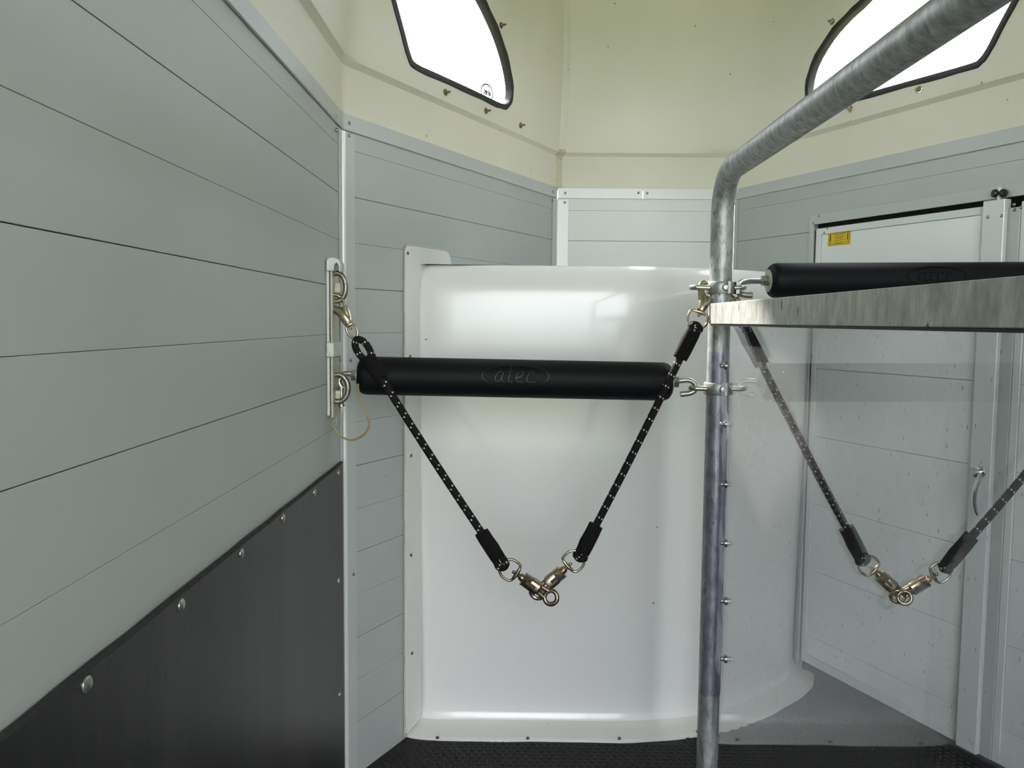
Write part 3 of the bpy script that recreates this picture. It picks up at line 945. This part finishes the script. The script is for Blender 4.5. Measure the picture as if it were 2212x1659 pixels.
# flat rail: folded channel
za, zb = CAMZ - .0018, CAMZ + .0405
b = MB()
x0, x1, ya, yb = .4065, .4655, -.45, 1.768
b.box((x0, ya, za), (x0 + .003, yb, zb)); b.box((x1 - .003, ya, za), (x1, yb, zb)); b.box((x0 + .003, ya, zb - .003), (x1 - .003, yb, zb))
b.box((x0 + .003, yb - .003, za), (x1 - .003, yb, zb - .003))
b.build('flat_rail', 'galv_rail', part, bevel=.0008, smooth=0)
MB().box((x0 + .0025, ya, za - .004), (x0 + .030, yb - .004, za + .001)).build('lip_shade', 'gasket', part, smooth=0)  # black strip painting in the shade line below the rail's lip
b = MB().box((x0 + .012, yb - .0005, za + .004), (x1 - .012, PY - .015, zb - .004))
b.build('weld_tab', 'galv', part, bevel=.001, smooth=0)
# clear sheet below the rail
SX = .4345
b = MB().box((SX, -.42, .06), (SX + .003, 1.702, CAMZ + .002))
b.build('clear_sheet', 'plexi', part, smooth=0)
# clear edge strip, bolted, wavy
rows = []
for i in range(26):
    z = CAMZ - .095 - .78 * i / 25
    wv = .0018 * math.sin(i * .9) + .0012 * math.sin(i * 2.1)
    tail = .0 if i < 23 else (i - 22) * .004
    rows.append([V((SX - .0022 + wv * .5, 1.752, z)), V((SX - .0020 + wv, 1.725, z)), V((SX - .0014 + wv * .4, 1.700, z)), V((SX - .0010 - abs(wv) * 1.0, 1.688 + tail, z))])
es = MB().grid(rows).build('edge_strip', 'film', part)
# vinyl wrapped around the post
rows = []
for i in range(24):
    z = CAMZ - .061 - .757 * i / 23
    rr = []
    for k in range(15):
        t = math.radians(165 - 290 * k / 14)       # around the post, from behind left to the sheet
        rad = PR + .0026 + .0008 * math.sin(i * .8 + k) + (.0012 if k < 2 else 0)
        rr.append(V((PX + rad * math.cos(t), PY - rad * abs(math.sin(t)) if t > 0 else PY + rad * -math.sin(t), z)))
    rows.append(rr)
rows = []
for i in range(24):
    z = CAMZ - .061 - .757 * i / 23
    rr = []
    for k in range(13):
        t = math.radians(200 + 130 * k / 12)       # 180 = left, 270 = towards the camera, 330 = right front
        rad = PR + .0024 + .0007 * math.sin(i * .8 + k)
        rr.append(V((PX + rad * math.cos(t), PY + rad * math.sin(t), z)))
    rr.append(V((SX + .004, 1.760, z))); rr.append(V((SX - .001, 1.735, z)))
    rows.append(rr)
MB().grid(rows).build('vinyl_wrap', 'film', part)
for py in (790, 916, 1046, 1173, 1298, 1423):
    p = on(1563, py, (1, 0, 0), (SX - .004, 0, 0))
    b = MB()
    b._lathe(p + V((.006, 0, 0)), V((-1, 0, 0)), [(0, .0085), (.005, .0085), (.0055, .0045), (.0065, .0048), (.012, .0045), (.0135, .003)], 12, True)
    b.build('bolt', 'rivet', part)
# post clamps with eyes
def clamp(zc, n, hh=.0128, name='clamp'):
    b = MB()
    b._lathe(V((PX, PY, zc - hh)), V((0, 0, 1)), [(0, PR + .0005), (0, PR + .0052), (.0015, PR + .0062), (hh * 2 - .0015, PR + .0062), (hh * 2, PR + .0052), (hh * 2, PR + .0005)], 28, False)
    b.box((PX + .008, PY - PR - .009, zc - hh), (PX + .014, PY - PR + .004, zc + hh))
    b.box((PX + .030, PY - .016, zc - hh), (PX + .0375, PY + .016, zc + hh))
    c = b.build('clamp', 'zinc_clamp', part, smooth=40)
    b = MB()._lathe(V((PX + .004, PY - PR - .003, zc)), V((0, -1, 0)), [(0, .0075), (.003, .0075), (.0045, .0062), (.0055, .006), (.008, .005), (.0085, .002)], 12, True)
    b.build('bolt', 'zinc', c)
    for s_ in (-1, 1):
        L_ = .062 if s_ < 0 else .050
        if n == 2: L_ = .058 if s_ < 0 else .058
        pth = []
        hw = .0125
        for q_ in range(0, 13):
            t = -math.pi / 2 + math.pi * q_ / 12
            pth.append(V((PX + s_ * (L_ - hw + hw * math.cos(t)), PY + hw * math.sin(t), zc + .0005)))
        pth = [V((PX + s_ * .026, PY - hw, zc))] + pth + [V((PX + s_ * .026, PY + hw, zc))]
        MB().tube(pth, .0056, 12).build('eye', 'zinc', c)
    return c
zc1 = at(1560, 622, PY).z; zc2 = at(1548, 839, PY).z
clamp(zc1, 1); clamp(zc2, 2)

# ---- breast bars
def bar_map(A, B, r):
    A, B = V(A), V(B); d = (B - A).normalized()
    fr_ = d.cross(V((0, 0, 1))).normalized()          # towards the camera
    if fr_.y > 0: fr_ = -fr_
    up = fr_.cross(d); up = up if up.z > 0 else -up
    def place(mid):
        return lambda x, y, h: A + d * (mid + x) + (up * math.sin(y / r) + fr_ * math.cos(y / r)) * (r + h)
    return d, place
def breast_bar(A, B, r, label, logo_mid, flip):
    A, B = V(A), V(B)
    root = empty('breast_bar', (A + B) / 2, label, 'breast bar', 'padded breast bars across the stalls')
    d, place = bar_map(A, B, r)
    Lb = (B - A).length
    pr = [(0, r * .50), (0.0005, r * .72), (.004, r * .86), (.010, r * .96), (.018, r), (.06, r)]
    body = pr + [(Lb - t, rr) for t, rr in reversed(pr)]
    pad = MB()._lathe(A, d, body, 48, True).build('padding', 'pad', root, smooth=50)
    e = MB()
    pl0 = place(logo_mid)
    emblem(e, lambda x, y, h: pl0(x, y + .0075, h), .0248 * r / .0415, .0019, .0016, (.0705 * r / .0415, .0235 * r / .0415))
    e.build('embossed_emblem', 'pad_gloss' if flip else 'pad', pad, smooth=40)
    for P_, s_ in ((A, -1), (B, 1)):
        b = MB()._lathe(P_ - d * s_ * .002, d * s_, [(0, r * .62), (.0035, r * .64), (.0042, r * .6), (.0042, .010), (.006, .010)], 24, True)
        b.build('end_plate', 'zinc_cream', root)
    return root, d
def hook_rod(root, pts, r, nutA, nutd):
    b = MB().tube(smooth_path(pts, 6), r, 14)
    h = b.build('hook', 'zinc', root, smooth=60)
    nb = MB()._lathe(V(nutA), V(nutd), [(0, .0085), (.001, .0128), (.0015, .0128), (.011, .0128), (.012, .010)], 6, True)
    nb._lathe(V(nutA) - V(nutd) * .002, V(nutd), [(0, .0125), (.0022, .0125), (.0023, .008)], 16, True)
    nb.build('nut', 'zinc', h, smooth=20)
    return h
A1, B1 = at(775, 811, 1.80), at(1450, 824.5, 1.80)
bar1, d1 = breast_bar(A1, B1, .0415, 'black padded breast bar across the left stall in front of the white locker', .3395, 1)
hook_rod(bar1, [B1 - d1 * .01, at(1462, 823, 1.80), at(1480, 821, 1.80), at(1492, 822.5, 1.80), at(1502, 830, 1.80), at(1501, 842, 1.80), at(1490, 849, 1.80), at(1470, 851.5, 1.80)], .0062, B1 + d1 * .004, d1)
hook_rod(bar1, [A1 + d1 * .01, at(762, 808, 1.80), at(748, 807, 1.80), at(738, 812, 1.80), at(733, 824, 1.80), at(737, 835, 1.80), at(744, 838, 1.80)], .0062, A1 - d1 * .004, -d1)
A2, B2 = at(1660, 606.5, 1.90), at(2280, 603, 1.93)
bar2, d2 = breast_bar(A2, B2, .0398, 'black padded breast bar across the right stall, seen above the flat rail', .368, 0)
hook_rod(bar2, [A2 + d2 * .01, at(1642, 607, 1.895), at(1625, 607, 1.885), at(1608, 608.5, 1.865), at(1596, 615, 1.845), at(1593, 626, 1.83), at(1600, 634, 1.82), at(1612, 637.5, 1.815), at(1626, 638, 1.81)], .0070, A2 - d2 * .004, -d2)
hook_rod(bar2, [B2 - d2 * .01, B2 + d2 * .03, B2 + d2 * .045 + V((0, 0, -.006)), B2 + d2 * .048 + V((0, 0, -.02)), B2 + d2 * .035 + V((0, 0, -.03))], .0070, B2 + d2 * .004, d2)

# ---- tether rail on the left wall
rail = empty('tether_rail', FL_(1.77, CAMZ - .21, 0), 'upright zinc tether rail with two rings on the left wall', 'tether rail')
zA, zB = CAMZ - .206, CAMZ + .128
y0 = 1.742
def bx(name, material, x0, x1, y0_, y1_, z0, z1, bev=.001):
    return MB().box((x0, y0_, z0), (x1, y1_, z1)).build(name, material, rail, bevel=bev, smooth=0)
bx('base_plate', 'zinc_pale', XL + .0003, XL + .0068, y0, y0 + .066, zA + .004, zB - .004)
bx('cover_plate', 'zinc_cream', XL + .0082, XL + .0135, y0 + .001, y0 + .065, zA, zB - .010)
bx('spacer', 'dark', XL + .0066, XL + .0085, y0 + .003, y0 + .063, zA + .004, zB - .012, 0)
bx('clamp_block', 'zinc_pale', XL + .0004, XL + .0180, y0 - .006, y0 + .072, CAMZ - .079, CAMZ - .047, .002)
b = MB()
cx, cz = XL + .018, CAMZ + .108
o2 = [(XL + .001, CAMZ + .100), (XL + .001, CAMZ + .122), (XL + .005, CAMZ + .1275), (XL + .016, CAMZ + .129), (XL + .026, CAMZ + .126), (XL + .0315, CAMZ + .118), (XL + .0325, CAMZ + .104), (XL + .0320, CAMZ + .098), (XL + .0275, CAMZ + .098), (XL + .0270, CAMZ + .110), (XL + .0235, CAMZ + .117), (XL + .0195, CAMZ + .114), (XL + .0185, CAMZ + .100)]
b.prism(o2, lambda u, v, w_: V((u, w_, v)), y0 - .004, y0 + .030)
b.build('end_hook', 'zinc_pale', rail, bevel=.0015, smooth=40)
def ring(px_pts, y, r):
    return MB().tube(smooth_path([at(x, yy, y) for x, yy in px_pts], 6), r, 14).build('ring', 'steel_old', rail, smooth=60)
ring([(716, 594), (728, 590), (740, 597), (746, 612), (746, 630), (740, 644), (731, 650), (716, 650)], 1.764, .0056)
ring([(719, 812), (730, 809), (742, 814), (750.5, 828), (751.5, 845), (746, 859), (735, 867), (720, 866)], 1.762, .0058)
bx('ring_lug', 'zinc_cream', XL + .013, XL + .026, y0 + .022, y0 + .034, CAMZ + .056, CAMZ + .078)
bx('ring_lug', 'zinc_cream', XL + .013, XL + .024, y0 + .022, y0 + .034, CAMZ - .168, CAMZ - .150)
# latch pin hanging in the lower ring, with split pin
pin = MB()._lathe(at(738, 878, 1.775), V((0, 0, 1)), [(0, .0065), (.005, .0065), (.0055, .0045), (.034, .0045), (.035, .0062), (.040, .0062)], 12, True).build('latch_pin', 'zinc', rail)
MB().tube([at(741, 879, 1.773), at(739, 889, 1.772), at(737, 899, 1.772)], .0009, 6).tube([at(739, 879, 1.773), at(737, 888, 1.772), at(735, 898, 1.772)], .0009, 6).build('split_pin', 'zinc', pin)
# cord keeping the pin
cord = empty('retaining_cord', at(722, 920, 1.765), 'yellowed clear plastic cord looping below the tether rail', 'cord')
pts = [at(x, y, 1.766) for x, y in ((773, 829), (774.5, 845), (779, 865), (787, 886), (796, 908), (797, 921), (790, 935), (777, 945), (760, 950), (742, 946), (729, 935), (722, 923), (721, 919), (725, 919), (726, 923), (722, 924))]
MB().tube(smooth_path(pts, 6), .0024, 8).build('clear_cord', 'cord', cord)
pts = [at(x, y, 1.764) for x, y in ((728, 901), (727, 912), (724, 920), (719.5, 920), (719, 914), (723, 908))]
MB().tube(smooth_path(pts, 4), .0011, 6).build('wire_clip', 'zinc', cord)

# ---- ropes
def lframe(P0, P1, tow=(0, -1, 0)):
    """local frame along P0->P1: t along, s sideways, n towards the viewer (metres)"""
    P0, P1 = V(P0), V(P1)
    d = (P1 - P0).normalized()
    n_ = V(tow); n_ = (n_ - d * n_.dot(d)).normalized()
    s_ = n_.cross(d)
    return lambda t, s=0.0, n=0.0: P0 + d * t + s_ * s + n_ * n
def d_ring(f, t0, t1, hw, r, bar=True):
    """rounded D with its flat bar at t1, and a rivet end"""
    pts = [f(t1, -hw * .62), f(t1 - .004, -hw * .95), f(t0 + (t1 - t0) * .45, -hw), f(t0 + .005, -hw * .66), f(t0, 0), f(t0 + .005, hw * .66), f(t0 + (t1 - t0) * .45, hw), f(t1 - .004, hw * .95), f(t1, hw * .62)]
    b = MB().tube(smooth_path(pts, 5), r, 10)
    b.tube([f(t1, -hw * .72), f(t1 + .0015, 0), f(t1, hw * .72)], [r * 1.0, r * 1.9, r * 1.0], 10)
    b.sphere(f(t1 - .0065, 0), r * 1.35, 6)
    return b
def panic_snap(root, P0, P1, size=1.0, roll=0.0, material='nickel', ballmat='copper', ringside=1, tow=(0, -1, 0)):
    f = lframe(P0, P1, tow)
    k = size
    sw = d_ring(f, .000, .036 * k, .0205 * k, .0027 * k).build('swivel_ring', material, root, smooth=60)
    b = MB()
    b._lathe(f(.036 * k), (f(1) - f(0)), [(0, .0035 * k), (.006 * k, .004 * k), (.010 * k, .0075 * k), (.015 * k, .0078 * k), (.021 * k, .006 * k)], 14, True)
    b.build('swivel_ball', ballmat, sw, smooth=60)
    # core rods and hook ring
    b = MB()
    for s_ in (-1, 1):
        b.tube([f(.085 * k, s_ * .0065 * k), f(.100 * k, s_ * .0070 * k), f(.113 * k, s_ * .0085 * k)], [.0058 * k, .0046 * k, .0046 * k], 10)
    ps = b.build('panic_snap', material, root, smooth=60)
    pts = []
    for q_ in range(0, 19):
        t = 2 * math.pi * q_ / 18
        pts.append(f(.120 * k + .0125 * k * math.cos(t), .0135 * k * math.sin(t), ringside * (.003 + .004 * math.cos(t)) * k))
    MB().tube(pts[:-1], .0047 * k, 10, closed=True).build('hook_ring', material, ps, smooth=60)
    # sliding sleeve with ridges and an arrow
    b = MB()
    pr = []
    t = .052
    pr += [(t, .0105), (t + .001, .0138)]
    for q_ in range(7):
        pr += [(t + .002 + q_ * .0022, .0138), (t + .003 + q_ * .0022, .0129)]
    pr += [(t + .019, .0138), (t + .037, .0138), (t + .0385, .011), (t + .041, .0095)]
    d = (f(1) - f(0)).normalized()
    k0 = len(b.v)
    n_ = f(0, 0, 1) - f(0); s_ = f(0, 1) - f(0)
    seg = 20
    for tt, rr in pr:
        for j in range(seg):
            a = 2 * math.pi * j / seg
            # slightly squared section
            ca, sa = math.cos(a), math.sin(a)
            q_ = 1 / (abs(ca) ** 3.2 + abs(sa) ** 3.2) ** (1 / 3.2)
            b.v.append(f(tt * k) + (s_ * ca * 1.02 + n_ * sa * .82) * rr * q_ * k)
    for i in range(len(pr) - 1):
        for j in range(seg):
            b.f.append((k0 + i * seg + j, k0 + i * seg + (j + 1) % seg, k0 + (i + 1) * seg + (j + 1) % seg, k0 + (i + 1) * seg + j))
    b.f.append(tuple(k0 + j for j in range(seg))); b.f.append(tuple(k0 + (len(pr) - 1) * seg + j for j in range(seg)))
    b.build('locking_sleeve', material, ps, smooth=40)
    ar = [(.058, .0), (.066, .0072), (.066, .0034), (.082, .0034), (.082, -.0034), (.066, -.0034), (.066, -.0072)]
    MB().prism([(a, c) for a, c in ar], lambda u, v, w_: f(u * k, v * k, w_), .0108 * k, .0124 * k).build('embossed_arrow', 'brown_dark', ps, bevel=.0006, smooth=0)
    return ps
def snap_hook(root, P0, P1, side=1, material='nickel', round_eye=False, tow=(0, -1, 0)):
    """spring hook: P0 the eye the rope loops through, P1 the far bend of the hook"""
    f = lframe(P0, P1, tow)
    L_ = (V(P1) - V(P0)).length
    k = L_ / .106
    if round_eye:
        sw = d_ring(f, -.016, .020, .021, .0028).build('swivel_ring', material, root, smooth=60)
        e = .022
    else:
        sw = d_ring(f, -.004 * k, .028 * k, .0105 * k, .0028 * k).build('swivel_ring', material, root, smooth=60)
        e = .028 * k
    MB()._lathe(f(e), f(1) - f(0), [(0, .004 * k), (.003 * k, .0052 * k), (.007 * k, .0052 * k), (.009 * k, .004 * k)], 12, True).build('swivel_collar', 'nickel_dark', sw, smooth=50)
    T = lambda t: e + (t - .034) * (L_ - e) / (.106 - .034)
    S = side
    pts = [f(T(.036), 0), f(T(.044), S * -.001 * k), f(T(.054), S * .0), f(T(.066), S * .004 * k), f(T(.078), S * .012 * k), f(T(.090), S * .0185 * k), f(T(.099), S * .0175 * k), f(T(.1045), S * .0105 * k), f(T(.105), S * .001 * k), f(T(.101), S * -.007 * k), f(T(.094), S * -.0115 * k)]
    rr = [.0100, .0122, .0128, .0112, .0084, .0066, .0060, .0058, .0056, .0052, .0046]
    sp = smooth_path(pts, 4)
    rs = []
    for i in range(len(sp)):
        x = i / 4; a = int(min(x, len(rr) - 2)); rs.append((rr[a] + (rr[min(a + 1, len(rr) - 1)] - rr[a]) * (x - a)) * k)
    h = MB().tube(sp, rs, 14).build('snap_hook', material, root, smooth=60)
    MB().tube([f(T(.048), S * -.005 * k, .001), f(T(.062), S * -.0085 * k, .001), f(T(.074), S * -.0105 * k, .001)], [.0092 * k, .0088 * k, .0064 * k], 12).build('hook_shoulder', material, h, smooth=60)
    MB().tube([f(T(.070), S * -.0105 * k), f(T(.084), S * -.0130 * k), f(T(.096), S * -.0125 * k)], .0030 * k, 10).build('spring_gate', 'nickel_dark', h, smooth=60)
    return h
def rope_run(root, A, B, loopA, loopB, r=.0082, sag=.004, lenA=.062, lenB=.066, flatA=True):
    """rope from eye point A to eye point B: both ends doubled back in a stitched sleeve"""
    A, B = V(A), V(B)
    d = (B - A).normalized()
    n_ = V((0, -1, 0)); s_ = n_.cross(d).normalized()
    Lr = (B - A).length
    mid = []
    a0, b0 = loopA + lenA, Lr - loopB - lenB
    for i in range(11):
        t = a0 - .012 + (b0 - a0 + .024) * i / 10
        mid.append(A + d * t + V((0, 0, -sag * math.sin(math.pi * i / 10))) + s_ * .0)
    MB().tube(mid, r, 14).build('rope', 'rope', root, smooth=60)
    for P_, dd, lp, ln in ((A, d, loopA, lenA), (B, -d, loopB, lenB)):
        # the loop
        w_ = r * 1.02; kf = 1.45 if lp > .03 else .98
        pts = [P_ + dd * (lp + .010) - s_ * w_, P_ + dd * (lp * .62) - s_ * w_ * kf, P_ + dd * (lp * .2) - s_ * w_ * 1.15, P_ - dd * .002, P_ + dd * (lp * .2) + s_ * w_ * 1.15, P_ + dd * (lp * .62) + s_ * w_ * kf, P_ + dd * (lp + .010) + s_ * w_]
        MB().tube(smooth_path(pts, 5), r * .92, 12).build('rope_loop', 'rope', root, smooth=60)
        # flat stitched sleeve with a fluffy end
        b = MB(); kk = len(b.v); seg = 16
        prof = [(lp - .002, .85), (lp + .003, 1.0), (lp + ln * .35, 1.04), (lp + ln * .7, .98), (lp + ln - .004, 1.0), (lp + ln, .92)]
        for i, (t, q_) in enumerate(prof):
            for j in range(seg):
                a = 2 * math.pi * j / seg
                sx = .0165 * q_ + .0007 * math.sin(i * 2.3 + j); nx = .0098 * q_
                e_ = 1 / (abs(math.cos(a)) ** 3 + abs(math.sin(a)) ** 3) ** (1 / 3)
                b.v.append(P_ + dd * (t + .002 * math.sin(j * 1.7) * (i in (0, 5))) + s_ * sx * math.cos(a) * e_ * .95 + n_ * nx * math.sin(a) * e_)
        for i in range(len(prof) - 1):
            for j in range(seg):
                b.f.append((kk + i * seg + j, kk + i * seg + (j + 1) % seg, kk + (i + 1) * seg + (j + 1) % seg, kk + (i + 1) * seg + j))
        b.f.append(tuple(kk + j for j in range(seg))); b.f.append(tuple(kk + (len(prof) - 1) * seg + j for j in range(seg)))
        b.build('stitched_sleeve', 'sleeve', root, smooth=50)
G_ = 'black tie ropes with white flecks'
# left stall
Y1 = 1.742
e0, e1 = at(771, 735, 1.752), at(1088, 1224, Y1)
r1 = empty('tie_rope', e0, 'black white-flecked tie rope clipped to the tether rail ring, left stall', 'rope', G_)
rope_run(r1, e0, e1, .040, .022, lenA=.056)
snap_hook(r1, at(767, 727, 1.752), at(720, 636, 1.760), side=1)
panic_snap(r1, at(1083, 1218, Y1), at(1171, 1277, Y1 - .002), size=1.06, ringside=1, ballmat='nickel_dark', material='nickel_dark')
e0, e1 = at(1504, 704, 1.765), at(1252, 1205, Y1)
r2 = empty('tie_rope', e0, 'black white-flecked tie rope from the post clamp down to the left stall centre', 'rope', G_)
rope_run(r2, e0, e1, .014, .012)
snap_hook(r2, at(1506, 693, 1.768), at(1532, 612, 1.800), side=1, round_eye=True)
panic_snap(r2, at(1256, 1197, Y1), at(1166, 1276, Y1 + .003), size=1.06, ringside=-1)
# right stall
Y2 = 1.695
e0, e1 = at(1596, 692, 1.775), at(1866, 1213, Y2 + .02)
r3 = empty('tie_rope', e0, 'black tie rope behind the clear sheet, running from the post to the right', 'rope', G_)
rope_run(r3, e0, e1, .020, .014, lenA=.085)
snap_hook(r3, at(1594, 688, 1.775), at(1584, 622, 1.80), side=1)
panic_snap(r3, at(1860, 1207, Y2 + .02), at(1946, 1284, Y2 + .01), size=.98, ringside=1, material='nickel_dark', ballmat='nickel_dark')
e0, e1 = at(2338, 875, 1.68), at(2040, 1228, Y2 + .01)
r4 = empty('tie_rope', e0, 'black tie rope behind the clear sheet, rising to the right edge', 'rope', G_)
rope_run(r4, e0, e1, .014, .012, lenB=.075)
snap_hook(r4, at(2342, 868, 1.68), at(2375, 800, 1.68), side=1)
panic_snap(r4, at(2050, 1225, Y2 + .01), at(1948, 1284, Y2 + .014), size=1.0, ringside=-1)

# ---- yellow warning sticker on the door
stk = empty('warning_sticker', FOR(*onf(FOR, 1814, 516, .0002), .0), 'small yellow warning sticker with black print on the pale door', 'sticker')
c4 = [onf(FOR, *q, .0005) for q in ((1789, 502), (1838, 498), (1838, 527), (1789, 533))]
su0, su1 = c4[0][0], c4[1][0]; sv0, sv1 = (c4[2][1] + c4[3][1]) / 2, (c4[0][1] + c4[1][1]) / 2
w0_ = .0002
MB().prism(round_poly([(su0, sv0), (su0, sv1), (su1, sv1), (su1, sv0)], .003, 4), FOR, w0_, w0_ + .0006).build('sticker_sheet', 'sticker', stk, smooth=0)
b = MB()
def ink(u0, v0, u1, v1):
    U = lambda q: su0 + (su1 - su0) * q
    W = lambda q: sv1 - (sv1 - sv0) * q
    b.box((U(u0), W(v1), w0_ + .0006), (U(u1), W(v0), w0_ + .0009), FOR)
for bx_ in ((.05, .08, .95, .105), (.05, .895, .95, .92), (.05, .08, .065, .92), (.935, .08, .95, .92)): ink(*bx_)
for u in (.10, .86):
    ink(u, .16, u + .035, .66); ink(u, .74, u + .035, .80)
for v, us in ((.15, (.20, .82)), (.20, (.26, .76)), (.25, (.32, .68)), (.37, (.24, .80)), (.42, (.30, .70)), (.47, (.36, .62)), (.58, (.24, .80)), (.63, (.32, .66)), (.76, (.18, .82)), (.81, (.28, .74)), (.85, (.36, .60))):
    x = us[0]
    while x < us[1]:
        l = random.uniform(.05, .11); ink(x, v, min(x + l, us[1]), v + .02); x += l + .012
b.build('black_print', 'ink', stk, smooth=0)
# lone screw left in the slanted wall
u, v = onf(FOL, 762, 1238, .002)
